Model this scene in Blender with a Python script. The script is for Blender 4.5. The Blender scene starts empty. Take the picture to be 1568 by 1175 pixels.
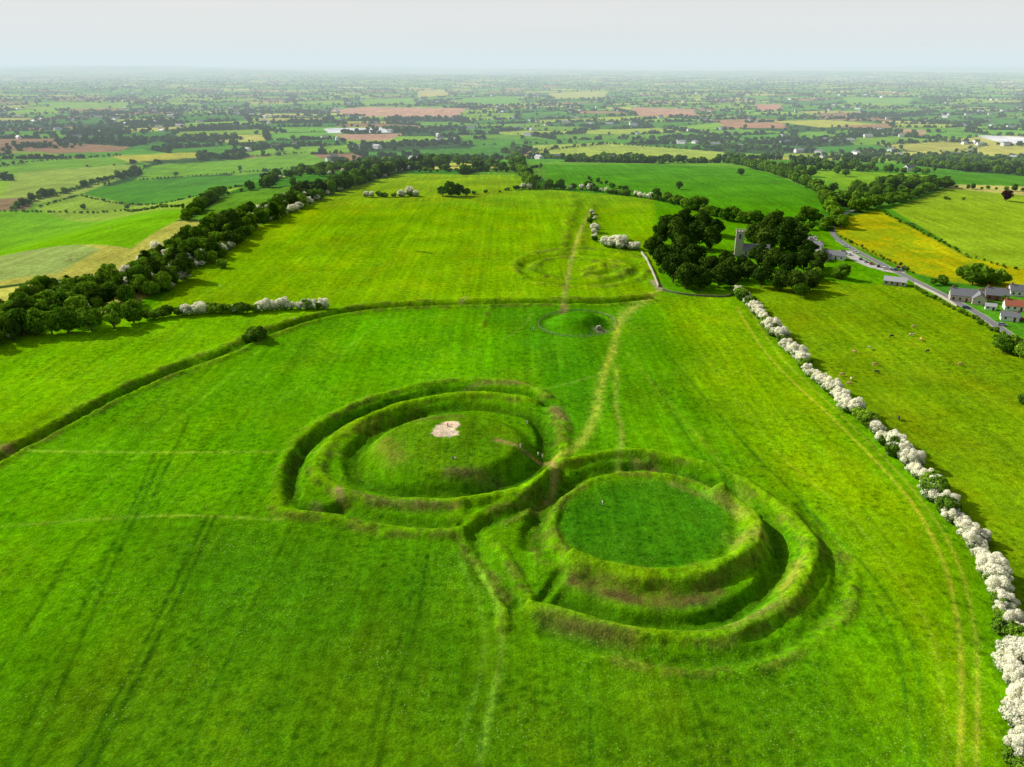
import bpy, bmesh, math, random
import numpy as np
from mathutils import Vector, Matrix
random.seed(7); rng=np.random.default_rng(7)
sc=bpy.context.scene
sc.view_settings.view_transform='Standard'
try: sc.view_settings.look='None'
except Exception: pass
sc.view_settings.exposure=0

# ------------------------------------------------------------------ site survey
CAM_H=120.0; PITCH=math.radians(21.9); F=1219.0
cp,sp=math.cos(PITCH),math.sin(PITCH)
def ss(t):
    t=np.clip(t,0,1); return t*t*(3-2*t)
def base_h(x,y):
    x=np.asarray(x,float); y=np.asarray(y,float)
    edge=-280+(y-384)*0.12
    sL=ss((edge-x)/360); sY=ss((y-830)/1100); sR=ss((x-330)/800); sB=ss((-y-100)/600)
    m=1-(1-sL)*(1-sY)*(1-.5*sR)*(1-sB)
    R=np.hypot(x,y)
    roll=6*np.sin(x/410+1)*np.sin(y/530)+3.5*np.sin((x+y)/260)+9*np.sin(x/1400+2)*np.cos(y/1900)
    far=ss((R-9000)/14000)*(45+55*np.sin(x/5200+.8)*np.cos(y/9000)+28*np.sin(x/2100+y/3300)+14*np.sin(x/900))
    near=.7*np.sin(x/55+.5)*np.sin(y/70)+.3*np.sin(x/23+y/31)
    return -70*m+roll*m+far+near*(1-m)
TS=np.geomspace(60,90000,5000)
def S(u,v):
    """traced survey point -> ground (x,y)"""
    a=(u-784)/F; b=(587.5-v)/F
    d=np.array([a,cp+sp*b,-sp+cp*b])
    px,py,pz=d[0]*TS,d[1]*TS,CAM_H+d[2]*TS
    k=np.argmax(pz<base_h(px,py))
    if k==0: k=len(TS)-1
    g=pz-base_h(px,py)
    w=g[k-1]/(g[k-1]-g[k]+1e-9); t=TS[k-1]+(TS[k]-TS[k-1])*min(max(w,0),1)
    return np.array([d[0]*t,d[1]*t])
def SP(l): return np.array([S(*p) for p in l])
def smooth(P,n=5,closed=False):
    P=np.asarray(P); N=len(P); out=[]
    rngi=range(N if closed else N-1)
    for i in rngi:
        if closed: a,b,c,d=P[(i-1)%N],P[i],P[(i+1)%N],P[(i+2)%N]
        else: a,b,c,d=P[max(i-1,0)],P[i],P[i+1],P[min(i+2,N-1)]
        for k in range(n):
            t=k/n
            out.append(.5*((2*b)+(c-a)*t+(2*a-5*b+4*c-d)*t*t+(-a+3*b-3*c+d)*t**3))
    out.append(P[0] if closed else P[-1])
    return np.array(out)
def pdist(x,y,P):
    best=np.full(x.shape,1e18)
    for i in range(len(P)-1):
        ax,ay=P[i]; bx,by=P[i+1]-P[i]; L=bx*bx+by*by+1e-12
        t=np.clip(((x-ax)*bx+(y-ay)*by)/L,0,1)
        d=(x-ax-t*bx)**2+(y-ay-t*by)**2
        np.minimum(best,d,out=best)
    return np.sqrt(best)
def inside(x,y,P):
    r=np.zeros(x.shape,bool); n=len(P); j=n-1
    for i in range(n):
        xi,yi=P[i]; xj,yj=P[j]
        if yi!=yj:
            r^=((yi>y)!=(yj>y))&(x<(xj-xi)*(y-yi)/(yj-yi)+xi)
        j=i
    return r
def bbsel(x,y,P,m):
    return np.where((x>P[:,0].min()-m)&(x<P[:,0].max()+m)&(y>P[:,1].min()-m)&(y<P[:,1].max()+m))[0]
def poly_mask(x,y,P,soft):
    out=np.zeros(x.shape); s=bbsel(x,y,P,soft+1)
    if len(s)==0: return out
    xs,ys=x[s],y[s]; ins=inside(xs,ys,P)
    d=pdist(xs,ys,np.vstack([P,P[:1]])); sd=np.where(ins,d,-d)
    out[s]=ss(sd/(2*soft)+.5); return out
def vn(x,y,s,seed=0):
    """value noise"""
    X=x/s;Y=y/s; i=np.floor(X);j=np.floor(Y);f=X-i;g=Y-j;f=f*f*(3-2*f);g=g*g*(3-2*g)
    h=lambda a,b: hsh(a,b,seed)
    return (h(i,j)*(1-f)+h(i+1,j)*f)*(1-g)+(h(i,j+1)*(1-f)+h(i+1,j+1)*f)*g
def hsh(i,j,k=0):
    s=np.sin(i*127.1+j*311.7+k*74.7)*43758.5453; return s-np.floor(s)

# ---- earthworks: (crest/ditch line, amplitude, width, closed)
FE=[]
def fe(l,A,w,closed=False): FE.append((smooth(SP(l),5,closed),A,w))
fe([(840,608),(800,590),(740,583),(680,586),(620,597),(560,615),(505,640),(465,668),(443,700),(430,735),(425,765),(436,786),(500,795),(580,810),(650,818),(702,816)],1.3,2.3)
fe([(836,618),(800,602),(740,595),(680,598),(620,609),(565,627),(515,651),(477,678),(457,703),(449,735),(455,765),(490,779),(520,776)],-2.0,2.2)
fe([(520,776),(580,794),(650,803),(703,800)],-1.2,2.0)
fe([(822,614),(740,607),(680,610),(625,622),(575,640),(530,662),(502,687),(487,712),(492,737),(524,757),(570,768),(640,773),(700,771),(745,767),(800,753),(842,729)],1.8,2.7)
fe([(842,729),(860,700),(864,672),(850,640)],.9,2.4)
fe([(820,640),(760,625),(700,623),(640,634),(590,653),(557,676),(541,700),(545,722),(572,741),(640,754),(700,755),(760,746),(806,726),(833,700),(836,670)],-2.1,3.1,True)
fe([(520,690),(545,668),(590,645),(640,628)],.6,2.0)
fe([(872,862),(850,835),(845,805),(858,772),(890,747),(940,731),(1000,731),(1060,743),(1105,765)],1.2,1.8)
fe([(1105,768),(1140,788),(1158,815),(1148,845),(1113,873),(1060,890),(990,895),(930,884),(880,868)],3.4,3.1)
fe([(862,914),(900,929),(960,947),(1040,952),(1110,939),(1165,904),(1193,862),(1190,820),(1160,783),(1110,747),(1040,720),(970,713),(900,726),(845,760),(820,800),(818,835)],-2.2,2.7)
fe([(820,935),(880,952),(950,968),(1040,978),(1110,975),(1170,950),(1215,914),(1240,872),(1238,828),(1205,790),(1150,750),(1090,720),(1020,702),(950,696),(900,704),(868,712)],1.9,2.4)
fe([(1230,775),(1275,830),(1288,880),(1270,935),(1200,990),(1100,1012),(1000,1008),(920,990),(840,965)],-.9,2.3)
fe([(1290,850),(1306,905),(1280,955),(1200,1008),(1100,1030),(1000,1025),(920,1005)],.5,1.9)
fe([(852,732),(828,762),(780,790),(738,806),(722,838),(745,880),(785,925)],-1.2,2.3)
fe([(708,774),(704,800),(712,828),(730,860),(765,905),(772,960)],.8,1.8)
fe([(720,800),(750,783),(800,765),(840,735)],.9,1.8)
fe([(775,800),(805,785),(835,760)],.7,1.6)
fe([(765,838),(790,880),(815,925)],.7,1.5)
fe([(822,800),(824,845),(840,870)],.5,1.8)
fe([(862,872),(845,897),(822,925)],-1.1,1.3)
fe([(705,802),(702,815),(705,830)],-.8,1.2)
RNR=[(-120,770),(-60,735),(0,700),(60,668),(150,620),(250,573),(350,537),(400,513),(480,487),(560,472),(650,466),(750,463),(850,462),(930,462),(1000,455)]
fe(RNR,-2.2,2.8)
fe([(u,v+9 if u<420 else v+6) for u,v in RNR],.9,2.2)
fe([(u,v-9 if u<420 else v-5) for u,v in RNR],.6,2.2)
def ell(c,rx,ry,n=16,ph=0): return [(c[0]+rx*math.cos(2*math.pi*k/n+ph),c[1]+ry*math.sin(2*math.pi*k/n+ph)) for k in range(n)]
fe([(800,425),(790,410),(800,395),(840,384),(900,381),(960,388),(990,402)],.8,3); fe([(990,415),(970,430),(900,440),(830,434)],.7,3)
fe(ell((888,412),88,23),-.8,3.0,True); fe([(815,412),(830,400),(870,395),(915,402),(920,415),(880,426),(840,424)],1.0,3)
fe(ell((925,416),26,10),1.2,3.6,True); fe([(800,405),(840,420),(880,425),(940,415)],-.9,3); fe([(940,400),(965,410),(960,425)],.8,3)
fe([(864,388),(868,350),(882,305)],.5,4); fe([(874,388),(882,350),(896,305)],-.6,4); fe([(886,388),(895,350),(908,312)],.5,4)
fe([(752,470),(738,500)],.5,1.5); fe([(845,628),(860,640),(870,665)],.9,2)
fe(ell((884,496),56,19),-.5,2.5,True)
MOUNDS=[(smooth(SP([(566,692),(590,665),(640,646),(700,639),(760,646),(800,665),(815,690),(795,716),(750,738),(690,747),(630,742),(585,722)]),4,True)[:-1],3.4,7.0),
        (smooth(SP(ell((684,680),70,26)),3,True)[:-1],.6,7.0),
        (smooth(SP(ell((884,496),46,15)),3,True)[:-1],4.6,12.0),
        (smooth(SP(ell((985,812),143,82)),3,True)[:-1],1.0,4.0)]
def work_h(x,y):
    x=np.asarray(x,float); y=np.asarray(y,float); z=np.zeros(x.shape); cr=np.zeros(x.shape); dt=np.zeros(x.shape)
    for P,A,w in FE:
        s=bbsel(x,y,P,w*3)
        if len(s)==0: continue
        wob=.74+.5*vn(x[s],y[s],7.,3)+.2*(vn(x[s],y[s],2.2,4)-.5)
        amp=.68+.64*vn(x[s],y[s],9.,8)
        g=np.exp(-(pdist(x[s],y[s],P)/(w*wob*1.1))**2.8)
        z[s]+=A*g*amp+.35*g*(vn(x[s],y[s],1.6,5)-.5)
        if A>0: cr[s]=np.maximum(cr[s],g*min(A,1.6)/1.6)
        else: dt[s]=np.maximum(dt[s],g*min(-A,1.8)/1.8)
    for P,A,w in MOUNDS:
        s=bbsel(x,y,P,3)
        if len(s)==0: continue
        ins=inside(x[s],y[s],P); d=pdist(x[s],y[s],np.vstack([P,P[:1]]))
        z[s]+=A*ss((np.where(ins,d,-d)+1.5)/w)
    return z,cr,dt
def H(x,y):
    a=np.atleast_1d(np.asarray(x,float)); b=np.atleast_1d(np.asarray(y,float))
    return base_h(a,b)+work_h(a,b)[0]
def G(u,v):
    p=S(u,v); return Vector((p[0],p[1],float(H(p[0],p[1])[0])))

# ---- field pattern of the plain
CA,SA=math.cos(.3),math.sin(.3); CX,CY=250.,175.
def vor(x,y):
    X=(x*CA+y*SA)/CX; Y=(-x*SA+y*CA)/CY
    ix=np.floor(X); iy=np.floor(Y)
    d1=np.full(X.shape,9e9); d2=d1.copy(); s1x=d1*0; s1y=d1*0; s2x=d1*0; s2y=d1*0; i1=d1*0; j1=d1*0;i2=d1*0;j2=d1*0
    for a in (-1,0,1):
        for b in (-1,0,1):
            i=ix+a; j=iy+b
            sx=i+.5+.62*(hsh(i,j)-.5); sy=j+.5+.62*(hsh(i,j,1)-.5)
            d=(X-sx)**2+(Y-sy)**2
            m1=d<d1; m2=(~m1)&(d<d2)
            for A_,B_,C_ in ((s2x,s1x,sx),(s2y,s1y,sy),(i2,i1,i),(j2,j1,j)):
                A_[m1]=B_[m1]; A_[m2]=C_[m2]; B_[m1]=C_[m1]
            d2[m1]=d1[m1]; d2[m2]=d[m2]; d1[m1]=d[m1]
    L=np.hypot(s2x-s1x,s2y-s1y)+1e-9
    e=(d2-d1)/(2*L)
    return X,Y,e,s1x,s1y,s2x,s2y,i1,j1,i2,j2,L
PAL=np.array([(.085,.28,.012),(.13,.34,.016),(.06,.22,.012),(.18,.36,.018),(.05,.19,.012),(.30,.40,.035),(.12,.29,.016),(.44,.44,.08),(.34,.20,.10),(.055,.21,.016),(.22,.38,.016),(.03,.09,.016),(.08,.26,.012)])
def cell_type(i,j): return np.floor(hsh(i,j,5)*len(PAL)).astype(int)

# ---- traced field parcels
YF=[(1285,335),(1345,322),(1480,394),(1620,424),(1620,452),(1460,432),(1400,418),(1300,372),(1275,350)]
FP=[([(0,384),(155,382),(90,418),(0,430),(-200,440),(-200,390)],(.26,.35,.09),3),
([(-200,326),(160,322),(300,322),(200,381),(-200,384)],(.15,.37,.006),3),
([(50,319),(130,297),(380,284),(290,321)],(.23,.37,.03),3),
([(110,302),(205,276),(500,255),(380,285),(130,298)],(.065,.24,.006),3),
([(205,276),(240,254),(470,234),(520,250)],(.15,.34,.012),3),
([(-100,310),(0,300),(30,264),(210,251),(215,262),(120,299),(60,312)],(.27,.38,.05),3),
([(-50,308),(50,302),(45,320),(-50,330)],(.26,.19,.09),3),
([(-60,262),(60,246),(180,240),(235,252),(210,250),(30,263)],(.15,.34,.012),3),
([(-150,214),(60,216),(200,225),(180,233),(60,236),(-150,236)],(.28,.17,.09),5),
([(170,239),(298,233),(306,241),(200,249)],(.42,.42,.04),5),
([(530,303),(640,266),(790,268),(785,297),(640,300)],(.23,.32,.003),5),
([(830,252),(1000,252),(1150,258),(1262,300),(1255,338),(1110,338),(1000,305),(900,292),(840,285)],(.07,.25,.003),4),
([(812,223),(930,219),(1110,233),(1095,247),(960,242),(820,236)],(.32,.42,.05),5),
([(1232,262),(1420,268),(1432,290),(1290,286)],(.18,.36,.012),4),
([(1365,320),(1450,288),(1568,300),(1800,330),(1800,440),(1568,418),(1480,392)],(.23,.36,.014),3),
([(1450,283),(1700,290),(1700,305),(1568,300),(1450,289)],(.46,.44,.12),3),
(YF,(.36,.36,.004),5),
([(500,169),(560,164),(715,166),(700,180),(545,178)],(.52,.29,.18),10),
([(965,164),(1060,168),(1072,179),(975,178)],(.48,.27,.16),10),
([(1155,160),(1195,160),(1198,169),(1160,170)],(.48,.25,.15),10),
([(1100,188),(1200,188),(1205,197),(1110,196)],(.42,.23,.13),8),
([(510,206),(620,205),(595,215),(535,215)],(.46,.27,.17),6),
([(495,197),(590,196),(597,203),(503,204)],(.70,.72,.74),6),
([(1492,208),(1700,213),(1700,223),(1540,220)],(.70,.70,.72),5),
([(1370,196),(1420,200),(1415,210),(1370,206)],(.44,.30,.16),6),
([(640,230),(785,226),(790,243),(650,245)],(.06,.21,.010),4),
([(640,140),(680,138),(690,146),(640,150)],(.48,.44,.10),12),
([(840,143),(930,140),(925,150),(850,152)],(.40,.44,.09),12),
([(1180,186),(1270,184),(1340,190),(1260,196)],(.42,.44,.06),10),
([(550,152),(630,150),(640,160),(560,162)],(.18,.38,.03),12),([(160,250),(60,232),(0,232)],(.2,.34,.02),8),
([(75,160),(200,158),(190,166),(80,168)],(.22,.40,.05),12),([(710,150),(790,148),(800,160),(700,160)],(.14,.36,.02),12),([(1290,150),(1400,150),(1390,160),(1300,160)],(.18,.37,.04),12)]
HILL=SP([(-700,1900),(-700,600),(-60,530),(60,500),(200,470),(300,405),(420,330),(600,266),(790,268),(840,290),(1000,303),(1110,338),(1255,340),(1290,370),(1400,422),(1560,515),(1800,640),(2300,1000),(2300,1900)])
FPW=[(SP(p),c,s) for p,c,s in FP]
ZON=[([(-500,620),(0,515),(240,470),(560,473),(400,515),(150,622),(0,702),(-500,900)],(.145,.37,.001),3),
([(240,470),(300,405),(420,330),(600,266),(790,268),(840,290),(1000,303),(1010,440),(1000,458),(750,464),(560,472)],(.165,.35,.001),4),
([(420,330),(600,266),(790,268),(780,300),(500,330),(330,400)],(.20,.36,.001),20),
([(900,292),(1000,303),(985,330),(905,330)],(.16,.33,.002),4),
([(1130,440),(1250,560),(1420,745),(1530,900),(1568,1060),(1568,1300),(2400,1300),(2400,700),(1560,515),(1400,440),(1250,430),(1160,440)],(.145,.275,.002),3),
([(1010,455),(1125,450),(1250,590),(1420,790),(1490,920),(1510,1300),(1430,1300),(1380,980),(1250,800),(1100,640)],(.16,.33,.001),14),
([(0,720),(440,640),(560,480),(760,470),(800,560),(500,620),(420,760),(0,860)],(.10,.33,.001),18),
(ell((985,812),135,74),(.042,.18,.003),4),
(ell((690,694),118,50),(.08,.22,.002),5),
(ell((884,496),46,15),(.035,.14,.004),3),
([(760,470),(930,470),(920,640),(850,690),(830,600)],(.060,.24,.002),14),
([(700,850),(860,1000),(1250,1010),(1400,1200),(1300,1400),(-300,1400),(100,1000),(500,850)],(.068,.19,.002),25),
([(200,790),(560,830),(700,860),(720,1000),(300,1000)],(.056,.19,.002),18)]
ZW=[(SP(p),c,s) for p,c,s in ZON]
TL=(.022,.09,.002)
PATHS_AND_SHADE=[([(1012,442),(985,462),(950,490),(941,530),(922,580),(910,640),(885,682),(850,703)],1.5,(.30,.42,.03),1.0),
([(985,462),(960,478),(946,495)],2.8,(.26,.38,.04),.7),
([(945,560),(943,620),(952,660),(946,718)],.9,(.24,.38,.03),.75),
([(855,702),(830,700),(800,697),(760,688)],.8,(.30,.22,.08),.9),
([(845,706),(848,740),(838,760)],.8,(.28,.26,.08),.8),
([(-100,688),(0,690),(200,693),(440,692),(520,696)],.6,(.22,.42,.02),.85),
([(-100,808),(0,806),(200,792),(300,790),(430,796)],.6,(.20,.40,.02),.85),
([(862,470),(868,430),(876,395),(890,350),(905,322)],1.1,(.30,.34,.06),.8),
([(1128,470),(1180,550),(1290,655),(1385,755),(1440,850),(1466,950),(1472,1060),(1466,1250)],.5,(.32,.40,.02),.95),
([(1145,470),(1197,548),(1305,652),(1402,755),(1462,850),(1490,950),(1497,1060),(1492,1250)],.45,(.28,.38,.02),.75),
([(960,540),(1010,600),(1080,680),(1150,770)],.9,(.18,.37,.01),.5),
([(990,560),(1060,680),(1180,800),(1320,900),(1380,1020),(1390,1250)],.5,(.045,.17,.004),.7),
([(1020,540),(1140,680),(1240,780),(1350,900),(1405,1020),(1415,1250)],.5,(.045,.17,.004),.7),
([(1060,520),(1180,680),(1290,780),(1400,920),(1440,1040),(1445,1250)],.5,(.22,.38,.01),.55),
([(930,570),(860,590),(820,600)],.6,(.2,.36,.03),.6),
([(770,520),(800,500),(815,480)],.5,(.2,.36,.03),.5),
([(720,850),(760,920),(768,1000),(745,1110),(720,1250)],.7,(.17,.36,.02),.7),
([(700,850),(735,930),(740,1010),(700,1150)],.5,(.15,.34,.02),.35),
([(450,480),(400,512),(370,535),(250,590),(100,650)],.4,(.2,.37,.02),.4),
([(250,695),(222,760),(180,850),(120,990),(40,1180)],.55,TL,.7),([(290,640),(262,700),(235,760)],.6,TL,.6),([(236,695),(206,770),(160,860),(98,990),(10,1180)],.55,TL,.6),
([(330,790),(285,890),(215,1030),(130,1200)],.55,TL,.85),([(318,790),(270,890),(198,1030),(105,1200)],.55,TL,.85),
([(450,800),(400,900),(330,1050),(270,1200)],.5,TL,.5),([(640,850),(620,950),(580,1080),(550,1200)],.5,TL,.6),([(655,850),(637,950),(600,1080),(572,1200)],.5,TL,.6),
([(900,1020),(905,1100),(905,1250)],.45,TL,.5),([(1050,1040),(1080,1120),(1110,1250)],.45,TL,.5),([(120,830),(60,930),(-60,1120)],.55,TL,.6),([(440,500),(300,620),(140,760),(0,880)],.7,(.18,.39,.01),.4),([(600,480),(500,560),(420,620)],.7,(.18,.39,.01),.4),
([(640,320),(600,380),(540,450)],1.2,(.11,.27,.002),.5),([(760,310),(750,380),(730,455)],1.2,(.11,.27,.002),.5),([(560,330),(480,400),(380,462)],1.2,(.11,.27,.002),.4),([(700,310),(670,380),(640,455)],1.2,(.22,.38,.002),.4),
([(0,683),(12,688)],1.5,(.22,.16,.07),.6),
([(865,470),(862,480)],1.6,(.26,.17,.08),.7),([(715,455),(705,463)],1.2,(.25,.2,.08),.5),([(640,385),(660,388)],1.6,(.03,.09,.004),.8),
([(700,600),(735,588),(800,590)],1.2,(.20,.17,.05),.5),
([(880,890),(960,915),(1050,918),(1100,905)],2.0,(.13,.105,.025),.9),([(905,903),(1010,925),(1085,920)],1.7,(.07,.07,.018),.65),  # dry brown on the outer bank face, with its shade mixed into the colour
([(1130,835),(1165,830)],2.5,(.20,.19,.04),.55),([(1110,775),(1140,800)],1.5,(.2,.2,.04),.5),
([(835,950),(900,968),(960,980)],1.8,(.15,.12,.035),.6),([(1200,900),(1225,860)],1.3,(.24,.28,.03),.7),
([(1120,968),(1200,930)],1.2,(.18,.15,.04),.65),
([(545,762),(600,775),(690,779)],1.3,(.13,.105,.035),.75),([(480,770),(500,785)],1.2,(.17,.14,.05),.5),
([(590,690),(610,715)],3,(.20,.22,.03),.5),([(690,735),(760,737)],2,(.12,.09,.035),.65),  # includes the mound's front face, painted darker for its shaded side
([(1030,745),(1095,772)],1.3,(.2,.2,.04),.5),([(975,707),(1000,712)],1.6,(.2,.15,.05),.65),([(1035,722),(1075,735)],1.3,(.17,.15,.05),.6),
([(850,625),(860,645)],2,(.2,.15,.06),.7),([(1000,430),(1012,444)],1.6,(.42,.34,.22),.9),([(640,655),(700,650)],2,(.17,.17,.04),.4),
([(518,755),(522,765)],1,(.35,.25,.12),.7),([(915,507),(925,506)],1.4,(.5,.42,.25),.9),
]
PW=[(smooth(SP(p),4),w,c,m) for p,w,c,m in PATHS_AND_SHADE]
BARE=SP([(662,680),(668,668),(684,661),(703,660),(704,668),(699,673),(703,682),(688,686),(674,686),(664,683)])

# ------------------------------------------------------------------ materials
def newmat(name):
    m=bpy.data.materials.new(name); m.use_nodes=True; nt=m.node_tree
    return m,nt,nt.nodes['Principled BSDF']
def simple(name,col,rough=.8,var=.15,scale=3.,metal=0):
    m,nt,b=newmat(name); n=nt.nodes
    tc=n.new('ShaderNodeTexCoord'); no=n.new('ShaderNodeTexNoise'); no.inputs['Scale'].default_value=scale; no.inputs['Detail'].default_value=6
    nt.links.new(tc.outputs['Object'],no.inputs['Vector'])
    r=n.new('ShaderNodeValToRGB'); c=np.array(col)
    r.color_ramp.elements[0].position=.3; r.color_ramp.elements[1].position=.7
    r.color_ramp.elements[0].color=(*(c*(1-var)),1); r.color_ramp.elements[1].color=(*np.minimum(c*(1+var),1),1)
    nt.links.new(no.outputs['Fac'],r.inputs['Fac']); nt.links.new(r.outputs['Color'],b.inputs['Base Color'])
    b.inputs['Roughness'].default_value=rough; b.inputs['Metallic'].default_value=metal
    return m
def leafmat(name,col,var=.35,yell=.3,trans=.25):
    m,nt,b=newmat(name); n=nt.nodes; L=nt.links
    at=n.new('ShaderNodeAttribute'); at.attribute_name='tint'
    oi=n.new('ShaderNodeObjectInfo')
    mr=n.new('ShaderNodeMapRange'); mr.inputs['To Min'].default_value=1-var; mr.inputs['To Max'].default_value=1+var
    L.new(oi.outputs['Random'],mr.inputs['Value'])
    mu=n.new('ShaderNodeMath'); mu.operation='MULTIPLY'; L.new(at.outputs['Fac'],mu.inputs[0]); L.new(mr.outputs[0],mu.inputs[1])
    c2=(col[0]*(1+yell*1.6),col[1]*(1+yell*.5),col[2],1)
    mx=n.new('ShaderNodeMix'); mx.data_type='RGBA'; mx.inputs[6].default_value=(*col,1); mx.inputs[7].default_value=c2
    L.new(oi.outputs['Random'],mx.inputs[0])
    sc_=n.new('ShaderNodeVectorMath'); sc_.operation='SCALE'; L.new(mx.outputs[2],sc_.inputs[0]); L.new(mu.outputs[0],sc_.inputs['Scale'])
    df=n.new('ShaderNodeBsdfDiffuse'); n.remove(b); L.new(sc_.outputs[0],df.inputs['Color'])
    out=nt.nodes['Material Output']
    if trans>0:
        tr=n.new('ShaderNodeBsdfTranslucent'); L.new(sc_.outputs[0],tr.inputs['Color'])
        ms=n.new('ShaderNodeMixShader'); ms.inputs[0].default_value=trans
        L.new(df.outputs[0],ms.inputs[1]); L.new(tr.outputs[0],ms.inputs[2]); L.new(ms.outputs[0],out.inputs['Surface'])
    else: L.new(df.outputs[0],out.inputs['Surface'])
    return m
M_leaf=leafmat('broadleaf_foliage',(.10,.235,.014)); M_bush=leafmat('hawthorn_leaf',(.12,.26,.02))
M_dark=leafmat('yew_beech_foliage',(.040,.095,.010),.25,.3,.15); M_far=leafmat('hedgerow_foliage',(.055,.145,.018),.35,.4,0)
M_bl=leafmat('hawthorn_blossom',(.90,.89,.74),.06,0.0,.42); M_red=leafmat('copper_beech_foliage',(.06,.02,.02))
M_bark=simple('bark',(.10,.075,.05),.9)

def ground_mat():
    m,nt,b=newmat('grassland'); n=nt.nodes; L=nt.links
    at=n.new('ShaderNodeAttribute'); at.attribute_name='fieldcol'
    am=n.new('ShaderNodeAttribute'); am.attribute_name='meadow'
    ge=n.new('ShaderNodeNewGeometry')
    def noise(scl,detail=4,vec=(1,1,1),rough=.6,rot=0):
        mp=n.new('ShaderNodeMapping'); mp.inputs['Scale'].default_value=vec; mp.inputs['Rotation'].default_value=(0,0,rot)
        L.new(ge.outputs['Position'],mp.inputs['Vector'])
        no=n.new('ShaderNodeTexNoise'); no.inputs['Scale'].default_value=scl; no.inputs['Detail'].default_value=detail; no.inputs['Roughness'].default_value=rough
        L.new(mp.outputs[0],no.inputs['Vector']); return no.outputs['Fac']
    def mr(v,lo,hi,a=.3,bb=.7):
        x=n.new('ShaderNodeMapRange'); x.inputs['From Min'].default_value=a; x.inputs['From Max'].default_value=bb
        x.inputs['To Min'].default_value=lo; x.inputs['To Max'].default_value=hi; L.new(v,x.inputs['Value']); return x.outputs[0]
    def mul(a,bb):
        x=n.new('ShaderNodeMath'); x.operation='MULTIPLY'; L.new(a,x.inputs[0])
        if isinstance(bb,float): x.inputs[1].default_value=bb
        else: L.new(bb,x.inputs[1])
        return x.outputs[0]
    f=mr(noise(.022,5),.76,1.22)
    f=mul(f,mr(noise(1,4,(.40,.010,.05),.7),.82,1.18))
    f=mul(f,mr(noise(1,3,(.16,.006,.05),.6,.22),.88,1.12))
    f=mul(f,mr(noise(.35,5,(1,1,1),.75),.60,1.40))
    f=mul(f,mr(noise(2.0,3,(1,1,1),.8),.62,1.38))
    sc_=n.new('ShaderNodeVectorMath'); sc_.operation='SCALE'; L.new(at.outputs['Color'],sc_.inputs[0]); L.new(f,sc_.inputs['Scale'])
    hx=n.new('ShaderNodeMix'); hx.data_type='RGBA'; hx.blend_type='MULTIPLY'; hx.inputs[7].default_value=(1.5,1.08,1.0,1)
    L.new(mul(mr(noise(.05,5,(1,.5,1),.7),0,.8,.45,.7),am.outputs['Fac']),hx.inputs[0]); L.new(sc_.outputs[0],hx.inputs[6])
    vt=n.new('ShaderNodeTexVoronoi'); vt.inputs['Scale'].default_value=.42; L.new(ge.outputs['Position'],vt.inputs['Vector'])
    tf=mul(mul(mr(vt.outputs['Distance'],.95,0.,.10,.48),am.outputs['Fac']),mr(noise(.03,4),.1,1.,.40,.56))
    tx=n.new('ShaderNodeMix'); tx.data_type='RGBA'; tx.blend_type='MULTIPLY'; tx.inputs[7].default_value=(.42,.58,.8,1)
    L.new(tf,tx.inputs[0]); L.new(hx.outputs[2],tx.inputs[6])
    vf=n.new('ShaderNodeTexVoronoi'); vf.inputs['Scale'].default_value=1.1; L.new(ge.outputs['Position'],vf.inputs['Vector'])
    ff=mul(mul(mr(vf.outputs['Distance'],.7,0.,.10,.22),am.outputs['Fac']),mr(noise(.04,4),0.,1.,.45,.62))
    fx=n.new('ShaderNodeMix'); fx.data_type='RGBA'; fx.inputs[7].default_value=(.36,.5,.12,1)
    L.new(ff,fx.inputs[0]); L.new(tx.outputs[2],fx.inputs[6])
    df=n.new('ShaderNodeBsdfDiffuse'); df.inputs['Roughness'].default_value=.2; n.remove(b)
    L.new(fx.outputs[2],df.inputs['Color']); L.new(df.outputs[0],n['Material Output'].inputs['Surface'])
    bp=n.new('ShaderNodeBump'); bp.inputs['Strength'].default_value=.8; bp.inputs['Distance'].default_value=.45
    L.new(noise(.8,4,(1,1,1),.7),bp.inputs['Height']); L.new(bp.outputs[0],df.inputs['Normal'])
    return m

# ------------------------------------------------------------------ terrain sheet
ph=np.concatenate([np.arange(-46,46.01,.11),np.arange(48,314,2.)]); ph=np.radians(ph)
rr=[8,30,55,80]; r=95.
while r<900: rr.append(r); r*=1.0036
while r<62000: rr.append(r); r*=1.0105
rr=np.array(rr); nr,nc=len(rr),len(ph)
Rg,Pg=np.meshgrid(rr,ph,indexing='ij'); X=(Rg*np.sin(Pg)).ravel(); Y=(Rg*np.cos(Pg)).ravel()
ehz,cr,dt=work_h(X,Y); Z=base_h(X,Y)+ehz
_,_,e,_,_,_,_,i1,j1,_,_,_=vor(X,Y)
ct=cell_type(i1,j1); col=PAL[ct]*(.85+.3*hsh(i1,j1,9))[:,None]
ed=e*200; dk=np.array((.03,.08,.02)); w=(1-ss((ed-2)/4))[:,None]; col=col*(1-w)+dk*w
for P,c,s in FPW:
    m=poly_mask(X,Y,P,max(s,1)*.6)[:,None]; col=col*(1-m)+np.array(c)*m
m=poly_mask(X,Y,SP(YF),3)*ss((vn(X,Y,14,51)*.6+vn(X,Y,4,52)*.4-.42)/.25)
m=m[:,None]*.75; col=col*(1-m)+np.array((.20,.31,.006))*m
meadow=poly_mask(X,Y,HILL,2.)
m=meadow[:,None]; col=col*(1-m)+np.array((.086,.275,.001))*m
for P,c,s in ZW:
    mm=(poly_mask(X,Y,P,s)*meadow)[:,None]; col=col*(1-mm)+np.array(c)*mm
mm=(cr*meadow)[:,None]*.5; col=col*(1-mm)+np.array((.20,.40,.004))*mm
mm=(dt*meadow)[:,None]*.7; col=col*(1-mm)+np.array((.036,.115,.003))*mm
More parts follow.
